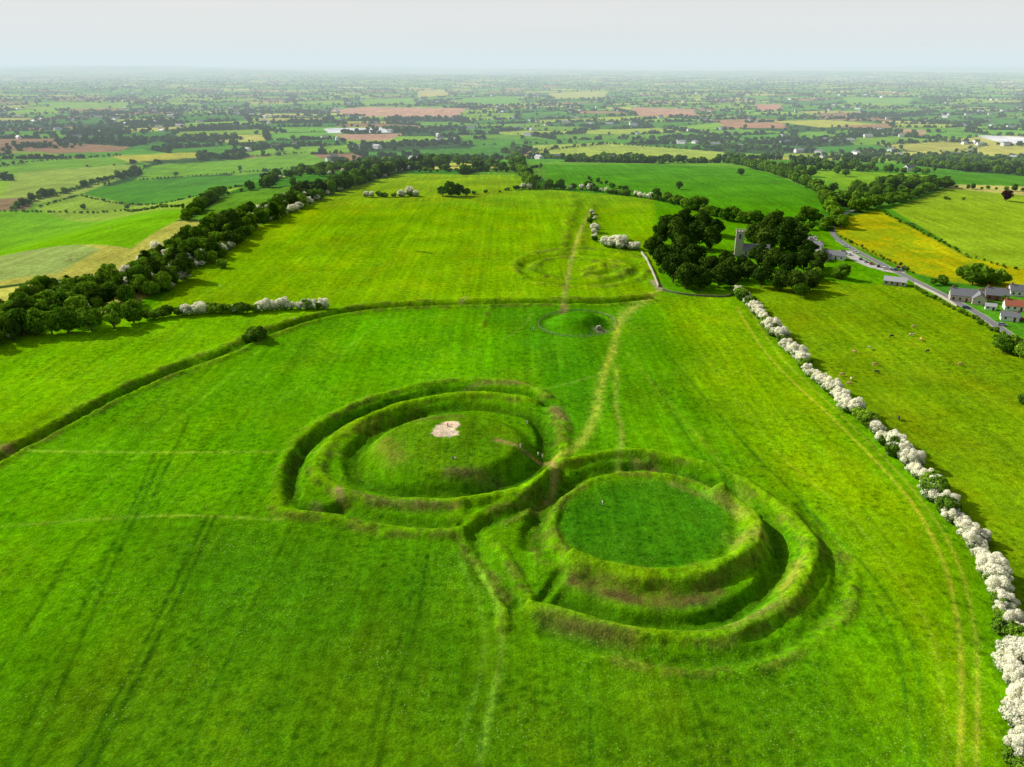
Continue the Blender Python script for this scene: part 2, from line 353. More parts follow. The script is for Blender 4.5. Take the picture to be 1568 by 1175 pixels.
sl_=4*cr*(1-cr)*ss((vn(X,Y,5.,21)*.6+vn(X,Y,1.7,22)*.4-.40)/.25)*meadow
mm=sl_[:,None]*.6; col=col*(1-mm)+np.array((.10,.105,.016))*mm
for P,w_,c,mx in PW:
    s=bbsel(X,Y,P,w_*3); d=pdist(X[s],Y[s],P)
    k=(mx*np.exp(-(d/(w_*1.25))**2)*(.45+.85*vn(X[s],Y[s],2.5,31)))[:,None]; k=np.clip(k,0,1); col[s]=col[s]*(1-k)+np.array(c)*k
mm=poly_mask(X+1.2*(vn(X,Y,1.5,41)-.5),Y+1.6*(vn(X,Y,1.3,42)-.5),BARE,.4)[:,None]; col=col*(1-mm)+np.array((.66,.57,.40))*mm
nv=nr*nc
idx=np.arange(nv).reshape(nr,nc); nx=np.roll(idx,-1,axis=1)
q=np.stack([idx[:-1],idx[1:],nx[1:],nx[:-1]],-1).reshape(-1,4)
q=q[:,::-1]
me=bpy.data.meshes.new('terrain'); me.vertices.add(nv); me.vertices.foreach_set('co',np.stack([X,Y,Z],-1).ravel().astype(np.float32))
me.loops.add(q.size); me.loops.foreach_set('vertex_index',q.ravel().astype(np.int32))
me.polygons.add(len(q)); me.polygons.foreach_set('loop_start',(np.arange(len(q))*4).astype(np.int32))
try: me.polygons.foreach_set('loop_total',np.full(len(q),4,np.int32))
except Exception: pass
me.update(calc_edges=True); me.polygons.foreach_set('use_smooth',np.ones(len(q),bool))
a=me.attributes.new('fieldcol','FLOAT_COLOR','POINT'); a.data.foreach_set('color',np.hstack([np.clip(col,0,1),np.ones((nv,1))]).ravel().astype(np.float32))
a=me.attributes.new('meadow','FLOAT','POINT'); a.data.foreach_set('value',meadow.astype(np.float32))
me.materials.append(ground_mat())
terrain=bpy.data.objects.new('terrain',me); sc.collection.objects.link(terrain)

# ------------------------------------------------------------------ plants
def tube(V,Fc,p0,p1,r0,r1,n=6):
    p0=np.array(p0,float);p1=np.array(p1,float); d=p1-p0; d/=np.linalg.norm(d)+1e-9
    a=np.cross(d,(0,1,.2)); a/=np.linalg.norm(a); b=np.cross(d,a); k=len(V)
    for p,r_ in ((p0,r0),(p1,r1)):
        for t in range(n):
            an=2*math.pi*t/n; V.append(p+r_*(math.cos(an)*a+math.sin(an)*b))
    for t in range(n): Fc.append((k+t,k+(t+1)%n,k+n+(t+1)%n,k+n+t))
def plant(name,seed,R,Hh,base,ncl,nleaf,ls,mats,blossom=0,clr=(.28,.42)):
    g=np.random.default_rng(seed); V=[];Fc=[]
    zc=base+(Hh-base)*.5; rz=(Hh-base)*.5
    d=g.normal(size=(ncl,3)); d/=np.linalg.norm(d,axis=1)[:,None]
    rad=g.uniform(.35,.8,ncl)[:,None]; C=d*rad*np.array([R,R*g.uniform(.8,1),rz])+np.array([0,0,zc])
    cr_=g.uniform(clr[0],clr[1],ncl)*R; tn=g.uniform(.7,1.25,ncl)
    tube(V,Fc,(0,0,-.5),(R*.04,0,base+rz*.3),R*.085,R*.06,7)
    for k in range(min(9,ncl)): tube(V,Fc,(R*.03,0,base*.7+rz*.25*g.random()),C[k],R*.045,R*.012,5)
    nb=len(Fc)
    wgt=cr_**2; ci=g.choice(ncl,nleaf,p=wgt/wgt.sum())
    od=(C[ci]-np.array([0,0,zc-.2*rz])); od/=np.linalg.norm(od,axis=1)[:,None]+1e-9
    dd=g.normal(size=(nleaf,3)); dd/=np.linalg.norm(dd,axis=1)[:,None]; dd=dd+.65*od; dd/=np.linalg.norm(dd,axis=1)[:,None]
    P=C[ci]+dd*(cr_[ci]*g.uniform(.72,1.10,nleaf))[:,None]*np.array([1,1,.85]); P[:,2]=np.maximum(P[:,2],base*.6+.15)
    N=dd+.45*g.normal(size=(nleaf,3)); N/=np.linalg.norm(N,axis=1)[:,None]
    T=np.cross(N,g.normal(size=(nleaf,3))); T/=np.linalg.norm(T,axis=1)[:,None]; B=np.cross(N,T)
    s=(ls*g.uniform(.55,1.25,nleaf))[:,None]
    cs=[(-.5,-.4),(.5,-.5),(.45,.5),(-.4,.5)]
    Q=np.stack([P+(T*a_*g.uniform(.7,1.3)+B*b_)*s for a_,b_ in cs],1).reshape(-1,3)
    k0=len(V); V=np.vstack([np.array(V),Q])
    me=bpy.data.meshes.new(name)
    me.from_pydata(V.tolist(),[],Fc+[(k0+4*i,k0+4*i+1,k0+4*i+2,k0+4*i+3) for i in range(nleaf)])
    t=tn[ci]*g.uniform(.75,1.25,nleaf)
    if blossom: t=.84+.16*t
    at=me.attributes.new('tint','FLOAT','POINT'); at.data.foreach_set('value',np.concatenate([np.ones(k0),np.repeat(t,4)]).astype(np.float32))
    for m_ in mats: me.materials.append(m_)
    mi=np.zeros(len(Fc)+nleaf,np.int32)
    if blossom>0:
        pb=blossom*np.clip(.6+.55*(P[:,2]-zc)/rz+.7*(tn[ci]-1),.12,1)
        mi[nb:]=np.where(g.random(nleaf)<pb,2,0)
    mi[:nb]=1
    me.polygons.foreach_set('material_index',mi)
    return me
PM=[]
for k in range(3): PM.append(plant('broadleaf',10+k,4.6,[9,8,10][k],1.0,38,2600,.62,[M_leaf,M_bark]))
for k in range(3): PM.append(plant('bush',20+k,2.9,4.6,.3,26,2600,.36,[M_bush,M_bark]))
for k in range(3): PM.append(plant('blossom',30+k,2.9,[4.6,5.2,4.2][k],.2,44,5600,.25,[M_bush,M_bark,M_bl],[1.6,1.4,1.2][k],(.18,.36)))
for k in range(3): PM.append(plant('distant',40+k,5.2,[8.5,7,10][k],.3,14,200,1.9,[M_far,M_bark]))
for k in range(3): PM.append(plant('churchyard',50+k,5.4,[12,11,13][k],1.0,46,3600,.62,[M_dark,M_bark]))
red=plant('copper_beech',60,5,10,1.5,36,2200,.65,[M_red,M_bark])
PC=bpy.data.collections.new('plant_library')
for k,m_ in enumerate(PM):
    o=bpy.data.objects.new('plant_%02d'%k,m_); PC.objects.link(o)
def scatter(name,pts,scl,ids,flat=None):
    pts=np.asarray(pts); n=len(pts); me=bpy.data.meshes.new(name); me.vertices.add(n)
    me.vertices.foreach_set('co',pts.ravel().astype(np.float32))
    s=np.repeat(np.asarray(scl)[:,None],3,1)*rng.uniform(.85,1.15,(n,3))
    if flat is not None: s=s*flat
    at=me.attributes.new('iscale','FLOAT_VECTOR','POINT'); at.data.foreach_set('vector',s.ravel().astype(np.float32))
    r_=np.zeros((n,3)); r_[:,2]=rng.uniform(0,6.28,n)
    at=me.attributes.new('irot','FLOAT_VECTOR','POINT'); at.data.foreach_set('vector',r_.ravel().astype(np.float32))
    at=me.attributes.new('iid','INT','POINT'); at.data.foreach_set('value',np.asarray(ids).astype(np.int32))
    o=bpy.data.objects.new(name,me); sc.collection.objects.link(o)
    ng=bpy.data.node_groups.new(name,'GeometryNodeTree')
    ng.interface.new_socket('Geometry',in_out='INPUT',socket_type='NodeSocketGeometry'); ng.interface.new_socket('Geometry',in_out='OUTPUT',socket_type='NodeSocketGeometry')
    N=ng.nodes; gi=N.new('NodeGroupInput'); go=N.new('NodeGroupOutput'); ip=N.new('GeometryNodeInstanceOnPoints')
    ci=N.new('GeometryNodeCollectionInfo'); ci.inputs['Collection'].default_value=PC; ci.inputs['Separate Children'].default_value=True; ci.inputs['Reset Children'].default_value=True
    def na(nm,t):
        x=N.new('GeometryNodeInputNamedAttribute'); x.data_type=t; x.inputs['Name'].default_value=nm
        return [q_ for q_ in x.outputs if q_.enabled and q_.name=='Attribute'][0]
    er=N.new('FunctionNodeEulerToRotation'); L=ng.links
    L.new(na('irot','FLOAT_VECTOR'),er.inputs[0]); L.new(gi.outputs[0],ip.inputs['Points']); L.new(ci.outputs[0],ip.inputs['Instance'])
    ip.inputs['Pick Instance'].default_value=True
    L.new(na('iid','INT'),ip.inputs['Instance Index']); L.new(er.outputs[0],ip.inputs['Rotation']); L.new(na('iscale','FLOAT_VECTOR'),ip.inputs['Scale'])
    L.new(ip.outputs[0],go.inputs[0])
    md=o.modifiers.new('scatter','NODES'); md.node_group=ng
    return o
def along(P,step,jit):
    out=[]; acc=0
    for i in range(len(P)-1):
        L=np.linalg.norm(P[i+1]-P[i]); t=acc
        while t<L:
            out.append(P[i]+(P[i+1]-P[i])*t/L+rng.normal(0,jit,2)); t+=step*rng.uniform(.7,1.3)
        acc=t-L
    return np.array(out)
def lift(P): return np.column_stack([P,H(P[:,0],P[:,1])])

# right hawthorn hedge
hp=smooth(SP([(1131,450),(1153,472),(1184,508),(1226,557),(1266,596),(1316,640),(1368,690),(1414,740),(1456,790),(1498,850),(1527,915),(1545,985),(1556,1060),(1562,1140),(1568,1260)]),4)
p=along(hp,1.8,1.15); n=len(p); ids=rng.choice([6,7,8,6,7,8,6,7,4],n)
ids=np.where((np.sin(np.arange(n)*.21)>.95),4,ids)
scatter('hawthorn_hedge',lift(p),rng.uniform(.65,1.25,n)*(1+.15*np.sin(np.arange(n)*.35)),ids)
# left woodland belt
bc=smooth(SP([(-160,550),(-60,518),(0,496),(80,474),(150,458),(205,442),(260,412),(310,384),(360,350),(420,325),(480,300),(540,280),(600,263),(660,252)]),4)
hw=np.interp(np.arange(len(bc)),[0,len(bc)*.4,len(bc)-1],[32,22,13])
pts=[];lat=[]
for i in range(len(bc)-1):
    a_,b_=bc[i],bc[i+1]; L_=np.linalg.norm(b_-a_); nn=max(1,int(L_*hw[i]*2/34))
    nrm=np.array([-(b_-a_)[1],(b_-a_)[0]])/L_
    for _ in range(nn):
        q_=rng.uniform(-1,1); pts.append(a_+(b_-a_)*rng.random()+nrm*q_*hw[i]); lat.append(q_)
pts=np.array(pts); n=len(pts); lat=np.array(lat)
ids=rng.choice([0,1,2,0,1,2,14,12,3,4],n); ids=np.where(rng.random(n)<np.where(np.abs(lat)>.6,.34,.14),rng.choice([6,7,8,8],n),ids)
scatter('woodland_belt',lift(pts),rng.uniform(.7,1.35,n)*np.where(rng.random(n)<.15,1.2,1)*np.where(ids>=12,.8,1)*np.where((ids>=6)&(ids<9),1.2,1),ids)
HED=[([(225,490),(260,484),(285,482)],3.0,(.9,1.3),[3,4,5]),([(285,483),(322,480)],2.6,(1.0,1.4),[6,7,8]),([(322,480),(360,480),(398,478)],2.8,(.9,1.3),[3,4,5,8]),
([(398,477),(440,474),(503,473)],2.8,(.9,1.45),[6,7,8,6,7,4]),([(0,515),(40,514),(70,512)],4,(1.2,1.6),[6,3,7,0]),
([(560,302),(600,302),(640,300)],5,(.9,1.4),[3,6,8,4]),([(700,298),(790,292)],12,(.5,.8),[3,4]),
([(640,264),(720,262),(790,264)],8,(.7,1.3),[0,1,4]),([(785,228),(792,250),(800,272),(815,290)],7,(.9,1.5),[0,1,2]),
([(780,291),(840,289),(900,291),(960,300),(1010,306)],5,(.7,1.4),[0,3,4,5,6,7]),([(1000,305),(1060,318),(1110,338)],6,(.7,1.3),[0,1,3,4]),
([(1110,338),(1180,345),(1260,340)],6,(.8,1.4),[0,1,2]),([(1150,258),(1210,275),(1260,300),(1275,335),(1285,350)],6,(.9,1.4),[0,1,2]),
([(1260,305),(1320,322),(1370,312),(1440,288),(1450,284)],6,(.8,1.3),[0,1,2,3]),([(640,243),(730,244),(830,243),(960,250),(1110,250),(1180,262)],7,(.7,1.35),[0,1,2,4]),
([(-100,328),(0,324),(190,323),(300,322)],7,(.45,.75),[3,4,5]),([(20,322),(60,304),(100,296),(150,280),(190,270),(215,260)],6,(.8,1.6),[0,3,4]),
([(60,318),(120,300),(380,285)],7,(.4,.75),[3,4]),([(215,276),(380,264),(500,252)],7,(.4,.75),[3,4,5]),([(-60,264),(60,247),(190,238)],8,(.5,.9),[3,4,0]),
([(215,260),(240,252),(320,244),(470,234)],9,(.4,.8),[3,4,0]),([(1232,262),(1330,262),(1420,268)],8,(.7,1.2),[0,1]),
([(1345,322),(1480,394),(1600,425)],6,(.3,.5),[3,4]),([(1450,288),(1700,302)],8,(.5,.9),[0,3]),
([(905,328),(912,345),(910,372)],9,(.5,1.0),[6,3,8,4]),([(925,377),(950,381),(975,383)],4,(1.0,1.6),[6,7,4,8]),
([(975,300),(900,275)],10,(.5,.9),[3,0]),([(1255,410),(1240,440),(1220,455)],5,(.7,1.0),[0,3,12]),
([(1395,440),(1450,468),(1540,516),(1600,550)],3.5,(.3,.55),[3,4,5]),([(1290,365),(1350,395),(1400,420)],5,(.25,.5),[3,4]),
([(810,240),(820,232),(930,221)],9,(.6,1.1),[0,4]),([(930,221),(1110,232),(1150,256)],9,(.6,1.1),[0,4])]
pp=[];sg=[];ii=[]
for l,st,sr,idl in HED:
    p=along(SP(l),st,st*.22); pp.append(p); sg.append(rng.uniform(*sr,len(p))); ii.append(rng.choice(idl,len(p)))
scatter('field_hedge',lift(np.vstack(pp)),np.concatenate(sg),np.concatenate(ii))
pp=[];sg=[];ii=[]
for u,v,spr,cnt,sr,idl in [(1500,250,130,420,(.9,1.6),[0,1,2,9]),(1560,262,60,80,(1.,1.5),[0,1,2]),(1380,285,35,30,(.9,1.4),[0,1]),(1320,300,30,24,(.9,1.4),[0,1]),
    (670,254,22,20,(.9,1.5),[0,1,2]),(790,235,25,22,(1.,1.6),[0,1,2]),(950,245,25,14,(.9,1.5),[0,1,2]),(520,262,30,26,(.8,1.4),[0,1]),(480,268,30,26,(.8,1.2),[3,0,6]),
    (1495,432,9,12,(.85,1.2),[0,1,2]),(1438,436,4,3,(.5,.7),[0,1]),(1538,470,4,5,(.4,.6),[0,3,4]),(1290,425,6,4,(.6,.8),[0,1]),(1250,350,14,12,(.7,1.1),[0,3]),(1560,545,8,8,(.8,1.1),[0,1]),(1060,318,9,6,(.9,1.3),[0,1]),(70,300,10,7,(.9,1.3),[0,1]),
    (1450,305,8,5,(.5,.8),[3,4]),(300,215,90,120,(.9,1.5),[0,9,10]),(150,205,120,120,(.9,1.5),[9,10,11]),(620,200,80,80,(1.,1.5),[9,10,0]),(1060,215,90,110,(1.,1.5),[9,10,0]),(1330,205,90,110,(1.,1.5),[9,10]),
    (1150,228,70,60,(.9,1.4),[0,1,9]),(1200,265,40,25,(.8,1.3),[0,1]),(60,225,80,50,(.8,1.3),[9,10]),(420,225,60,50,(.8,1.3),[9,0])]:
    c=S(u,v); p=c+rng.normal(0,spr*.6,(cnt,2)); pp.append(p); sg.append(rng.uniform(*sr,cnt)); ii.append(rng.choice(idl,cnt))
scatter('tree_clump',lift(np.vstack(pp)),np.concatenate(sg),np.concatenate(ii))
# plain hedgerows and woods
N0=150000
r_=np.exp(rng.uniform(math.log(650),math.log(14000),N0)); a_=np.radians(rng.uniform(-43,43,N0))
keep=rng.random(N0)<np.minimum(1,(r_/3400)**2)*np.where(r_>6000,.45,np.where(r_>3500,.8,1)); r_=r_[keep];a_=a_[keep]; x=r_*np.sin(a_);y=r_*np.cos(a_)
Xc,Yc,e,s1x,s1y,s2x,s2y,i1,j1,i2,j2,L_=vor(x,y)
wood=(cell_type(i1,j1)==11)
ex=(s2x-s1x)/L_; ey=(s2y-s1y)/L_
jx=rng.normal(0,.010,len(x)); Xn=Xc+ex*(e+jx); Yn=Yc+ey*(e+jx)
ek=hsh(np.minimum(i1,i2)+np.maximum(j1,j2)*3,np.minimum(j1,j2)+np.maximum(i1,i2)*7)
okk=(rng.random(len(x))<np.where(ek<.35,.10,1.))
Xn=np.where(wood,Xc,Xn); Yn=np.where(wood,Yc,Yn)
xw=Xn*CX*CA-Yn*CY*SA; yw=Xn*CX*SA+Yn*CY*CA
rad_=np.hypot(xw,yw)
bad=inside(xw,yw,HILL)|(rad_<600)
for P,c,s in FPW: bad|=inside(xw,yw,P)
ok=okk&~bad; xw,yw,ek,wd,rad_=xw[ok],yw[ok],ek[ok],wood[ok],rad_[ok]
n=len(xw); small=rng.random(n)<(.35+.4*ek)
s=np.where(wd,rng.uniform(.8,1.4,n),np.where(small,rng.uniform(.35,.65,n),rng.uniform(.7,1.4,n)))*(1+.35*ss((rad_-4000)/6000))
scatter('hedgerow_trees',np.column_stack([xw,yw,base_h(xw,yw)]),s,np.where(rad_<1500,rng.choice([0,1,2,9,10],n),rng.choice([9,10,11],n)))
def tree(name,mesh,u,v,s,rot=None):
    o=bpy.data.objects.new(name,mesh); g=G(u,v); o.location=g; o.scale=(s*random.uniform(.92,1.08),s,s*random.uniform(.92,1.08)); o.rotation_euler=(0,0,random.uniform(0,6.28) if rot is None else rot)
    sc.collection.objects.link(o); return o
tree('copper_beech_tree',red,1540,308,1.1)
for u,v,k,s in [(105,510,0,1.5),(140,507,1,1.55),(175,503,2,1.45),(205,495,0,1.3),(80,512,2,1.2),(122,495,2,1.5),(690,301,0,1.6),(678,300,1,1.3),(702,300,2,1.3),(714,300,1,1.0),(1005,306,2,1.2),(1066,322,0,1.4),(270,270,1,1.),(368,262,2,1.),(195,321,1,.8),(128,320,0,.8),(1225,455,1,1.0),(1290,428,2,1.),(735,262,1,1.1),(410,340,0,1.3),(308,240,1,1.2),(1040,290,2,.8)]:
    tree('broadleaf_tree',PM[k],u,v,s)
for u,v,k,s in [(392,520,3,1.7),(384,522,4,1.3),(400,523,5,1.3),(340,410,4,1.2),(1568,620,3,1.)]: tree('hawthorn_bush',PM[k],u,v,s)
for u,v,k,s in [(296,406,6,2.0),(222,440,7,2.2),(212,444,8,1.9),(90,457,8,2.1),(100,462,6,1.8),(45,503,6,1.9),(258,398,6,1.6),(240,385,7,1.5),(627,300,7,1.7),(615,301,6,1.4),(636,301,8,1.5),(910,356,8,1.6),(938,378,6,1.8),(952,380,7,1.9),(962,380,4,1.6),(460,316,6,1.7),(430,330,7,1.5),(235,412,7,1.6),(195,425,6,1.7),(800,290,6,1.3)]:
    tree('hawthorn_tree',PM[k],u,v,s)
# churchyard wood
for u,v,k,s in [(1000,395,0,.95),(1015,412,1,1.05),(1030,432,2,1.05),(1050,442,0,1.0),(1072,444,1,.95),(1040,408,2,1.1),(1060,415,0,1.15),(1085,428,1,1.0),(1100,440,2,.85),(1012,375,1,1.),(1035,378,2,1.15),(1062,380,0,1.15),(1088,384,2,1.0),(1020,358,0,.9),(1045,355,1,1.1),(1075,358,2,1.1),(1095,362,1,.95),
    (1158,378,0,1.1),(1172,385,1,1.15),(1195,388,2,1.2),(1215,390,0,1.1),(1160,410,2,.95),(1180,415,0,.95),(1145,430,1,.8),(1165,440,2,.8),(1205,420,1,.95),(1195,445,0,.8),(1215,448,2,.8),(1180,362,2,1.),(1205,365,0,1.05),(1225,372,1,.85),(1128,430,1,.7),(1118,440,0,.75),(1230,415,2,.8),(1240,445,0,.75),(1110,410,1,.75),(1235,395,1,.9),(1115,425,2,.8),(1135,412,0,.6)]:
    tree('churchyard_tree',PM[12+k],u,v,s*1.32)

# ------------------------------------------------------------------ built things
M_stone=simple('limestone',(.38,.35,.29),.9,.25,1.5); M_white=simple('white_render',(.72,.71,.67),.8,.06,1); M_slate=simple('roof_slate',(.17,.175,.19),.6,.2,2)
M_red_t=simple('red_tile',(.35,.10,.05),.8,.2,2); M_glass=simple('window_glass',(.03,.04,.05),.1,.1); M_asph=simple('asphalt',(.16,.16,.16),.9,.12,.4); M_door=simple('door_paint',(.10,.03,.03),.5)
M_buff=simple('buff_render',(.5,.44,.34),.85,.08,1); M_brick=simple('brick',(.32,.16,.10),.9,.2,4); M_wood=simple('fence_wood',(.34,.30,.22),.9); M_gravel=simple('gravel',(.40,.38,.34),.95,.15,1)
M_tin=simple('grey_sheet_roof',(.38,.39,.40),.5,.08,1)
def mobj(name,bm,mats,parent=None):
    me=bpy.data.meshes.new(name); bmesh.ops.recalc_face_normals(bm,faces=bm.faces); bm.to_mesh(me); bm.free()
    for m_ in mats: me.materials.append(m_)
    o=bpy.data.objects.new(name,me); sc.collection.objects.link(o)
    if parent: o.parent=parent
    return o
def bx(bm,x0,x1,y0,y1,z0,z1,mi=0):
    vs=[bm.verts.new(c) for c in ((x0,y0,z0),(x1,y0,z0),(x1,y1,z0),(x0,y1,z0),(x0,y0,z1),(x1,y0,z1),(x1,y1,z1),(x0,y1,z1))]
    for f in ((0,3,2,1),(4,5,6,7),(0,1,5,4),(1,2,6,5),(2,3,7,6),(3,0,4,7)):
        fc=bm.faces.new([vs[k] for k in f]); fc.material_index=mi
def gable(bm,l,w,h,rh,mi=0):
    a=[bm.verts.new(c) for c in ((-l/2,-w/2,-1),(l/2,-w/2,-1),(l/2,w/2,-1),(-l/2,w/2,-1),(-l/2,-w/2,h),(l/2,-w/2,h),(l/2,w/2,h),(-l/2,w/2,h),(-l/2,0,h+rh),(l/2,0,h+rh))]
    for f in ((0,1,5,4),(2,3,7,6),(1,2,6,9,5),(3,0,4,8,7)): bm.faces.new([a[k] for k in f]).material_index=mi
def roof(bm,l,w,h,rh,o=.35,t=.18):
    for s in (-1,1):
        y0=s*(w/2+o); z0=h-rh*o/(w/2)
        v=[bm.verts.new(c) for c in ((-l/2-o,y0,z0+.02),(l/2+o,y0,z0+.02),(l/2+o,0,h+rh+.02),(-l/2-o,0,h+rh+.02),(-l/2-o,y0,z0+t),(l/2+o,y0,z0+t),(l/2+o,0,h+rh+t+.02),(-l/2-o,0,h+rh+t+.02))]
        for f in ((0,1,2,3),(4,5,6,7),(0,1,5,4),(1,2,6,5),(3,0,4,7)): bm.faces.new([v[k] for k in f])
def house(name,u,v,rot,l=12,w=7,h=3,rh=2.6,wall=None,rf=None,st=1,chim=2):
    g=G(u,v); e_=bpy.data.objects.new(name,None); e_.location=g; e_.rotation_euler=(0,0,math.radians(rot)); sc.collection.objects.link(e_)
    bm=bmesh.new(); gable(bm,l,w,h,rh); mobj('walls',bm,[wall or M_white],e_)
    bm=bmesh.new(); roof(bm,l,w,h,rh); mobj('roof',bm,[rf or M_slate],e_)
    bm=bmesh.new(); n=max(2,int(l/3))
    for f in range(st):
        for k in range(n):
            xx=-l/2+l*(k+.5)/n; z=.9+f*2.7
            if f==0 and k==n//2: continue
            for s in (-1,1): bx(bm,xx-.5,xx+.5,s*w/2-.04,s*w/2+.04,z,z+1.2)
    for s in (-1,1): bx(bm,s*l/2-.04,s*l/2+.04,-.5,.5,1,2.2)
    mobj('windows',bm,[M_glass],e_)
    bm=bmesh.new(); xx=-l/2+l*(n//2+.5)/n; bx(bm,xx-.5,xx+.5,-w/2-.05,-w/2+.05,0,2.1); mobj('door',bm,[M_door],e_)
    if chim:
        bm=bmesh.new()
        for s in ((-1,1) if chim==2 else (1,)):
            bx(bm,s*(l/2-.9)-.45,s*(l/2-.9)+.45,-.35,.35,h+rh-.6,h+rh+1.1); bx(bm,s*(l/2-.9)-.15,s*(l/2-.9)+.15,-.13,.13,h+rh+1.1,h+rh+1.45)
        mobj('chimneys',bm,[M_brick],e_)
    return e_
house('cafe_building',1277,396,-35,14,6.5,2.9,2.4)
house('cafe_extension',1262,399,55,8,5,2.6,2.,chim=0)
house('cottage',1249,380,-40,9,5.5,2.6,2.0,chim=1)
house('farm_shed',1370,436,-28,12,6,2.6,2.,M_stone,M_tin,chim=0)
house('slate_roofed_house',1478,460,-22,16,8,3.4,3.0,M_buff,st=1)
house('slate_roofed_house',1497,464,68,9,6.5,3.2,2.8,M_buff,chim=1)
house('dormer_house',1524,458,-20,11,7.5,3,3.2,M_brick)
house('garden_shed',1516,474,-25,5,3.5,2.1,1.2,M_white,M_tin,chim=0)
house('slate_roofed_house',1562,452,-15,12,7,3,2.8,M_white)
house('red_roofed_house',1556,474,-20,12,7,2.6,2.4,M_white,M_red_t)
house('bungalow',1545,490,-25,8,5.5,2.4,1.9,M_white,chim=1)
house('farmhouse',1225,234,10,26,12,6,4,M_white,M_tin,st=2); house('farmhouse',1392,262,20,14,8,5,3,M_white,st=2)
house('farmhouse',512,243,15,16,8,5,3,M_white,st=2); house('farm_shed',1300,217,0,26,12,5,3,M_white,M_tin,chim=0)
# church
c=G(1130,392); ch=bpy.data.objects.new('church',None); ch.location=c; ch.rotation_euler=(0,0,math.radians(-12)); sc.collection.objects.link(ch)
bm=bmesh.new(); bx(bm,-2.6,2.6,-2.6,2.6,-1,16.5)
for s in (-1,1):
    for k in (-1,0,1):
        bx(bm,k*2.0-.5,k*2.0+.5,s*2.65-.28,s*2.65+.28,16.85,17.8)
        if k==0: bx(bm,s*2.65-.28,s*2.65+.28,-.5,.5,16.85,17.8)
bx(bm,-2.95,2.95,-2.95,2.95,16.502,16.85); bx(bm,-2.9,2.9,-2.9,2.9,-1,1.5); bx(bm,-2.75,2.75,-2.75,2.75,10,10.3)
mobj('tower',bm,[M_stone],ch)
bm=bmesh.new()
for s in (-1,1):
    bx(bm,-.6,.6,s*2.63-.02,s*2.63+.02,12.0,15.); bx(bm,s*2.63-.02,s*2.63+.02,-.6,.6,12.0,15.)
mobj('belfry_openings',bm,[M_glass],ch)
nv_=bpy.data.objects.new('nave',None); nv_.parent=ch; nv_.location=(11.1,0,0); sc.collection.objects.link(nv_)
bm=bmesh.new(); gable(bm,17,7.5,5,3.5); mobj('nave_walls',bm,[M_stone],nv_)
bm=bmesh.new(); roof(bm,17,7.5,5,3.5,.3); mobj('nave_roof',bm,[M_slate],nv_)
bm=bmesh.new()
for k in range(4):
    for s in (-1,1): bx(bm,-6.5+k*4.3-.5,-6.5+k*4.3+.5,s*3.75-.04,s*3.75+.04,1.6,4.2)
mobj('nave_windows',bm,[M_glass],nv_)
def strip(name,P,w,mat,off=.08,thick=None):
    P=smooth(P,6); bm=bmesh.new(); rows=[]
    for i in range(len(P)):
        d=P[min(i+1,len(P)-1)]-P[max(i-1,0)]; d/=np.linalg.norm(d)+1e-9; nn=np.array([-d[1],d[0]])
        row=[]; ww=w*(1+.08*math.sin(i*1.7))
        for k in range(5):
            q_=P[i]+nn*ww*(k/4-.5); row.append(bm.verts.new((q_[0],q_[1],float(base_h(q_[0],q_[1]))+off)))
        rows.append(row)
    for i in range(len(rows)-1):
        for k in range(4): bm.faces.new((rows[i][k],rows[i][k+1],rows[i+1][k+1],rows[i+1][k]))
    return mobj(name,bm,[mat])
rd=SP([(1284,368),(1310,384),(1345,402),(1400,430),(1450,455),(1500,482),(1545,512),(1620,560),(1800,640)])
strip('country_road',rd,4.2,M_asph,.12)
strip('road_verge',rd,5.2,M_gravel,.06)
strip('car_park',SP([(1292,384),(1325,403),(1360,414),(1385,418)]),9,M_gravel,.09)
strip('car_park',SP([(1240,362),(1244,378),(1252,392)]),10,M_gravel,.09)
strip('country_road',SP([(1284,368),(1275,350),(1300,325),(1400,300),(1440,283)]),4,M_asph,.12)
def wall(name,P,h,t,mat):
    P=smooth(P,4); bm=bmesh.new(); R_=[]
    for i in range(len(P)):
        d=P[min(i+1,len(P)-1)]-P[max(i-1,0)]; d/=np.linalg.norm(d)+1e-9; nn=np.array([-d[1],d[0]])*t/2; z=float(H(P[i][0],P[i][1])[0])
        hh=h*(1+.05*math.sin(i*2.3))
        R_.append([bm.verts.new((P[i][0]+s*nn[0],P[i][1]+s*nn[1],zz)) for s,zz in ((-1,z-.3),(-1,z+hh),(1,z+hh),(1,z-.3))])
    for i in range(len(R_)-1):
        for k in range(3): bm.faces.new((R_[i][k],R_[i][k+1],R_[i+1][k+1],R_[i+1][k]))
    bm.faces.new(R_[0]); bm.faces.new(R_[-1])
    return mobj(name,bm,[mat])
wall('stone_wall',SP([(982,388),(990,400),(1000,420),(1008,440)]),1.6,.5,M_stone)
wall('stone_wall',SP([(1014,445),(1050,452),(1110,455),(1126,448)]),1.0,.4,simple('mossy_wall',(.14,.15,.08),.9))
wall('stone_wall',SP([(1400,435),(1440,455),(1465,470)]),1.2,.5,M_stone)
bm=bmesh.new(); fp=smooth(SP(ell((884,496),60,20,24)),3,True); z=H(fp[:,0],fp[:,1])
for i in range(len(fp)-1):
    x_,y_=fp[i]; bx(bm,x_-.09,x_+.09,y_-.09,y_+.09,z[i]-.2,z[i]+1.25)
    for hh in (.5,1.05):
        a_=fp[i];b_=fp[i+1]
        v=[bm.verts.new(c_) for c_ in ((a_[0],a_[1],z[i]+hh),(b_[0],b_[1],z[i+1]+hh),(b_[0],b_[1],z[i+1]+hh+.14),(a_[0],a_[1],z[i]+hh+.14))]; bm.faces.new(v)
mobj('post_and_rail_fence',bm,[M_wood])
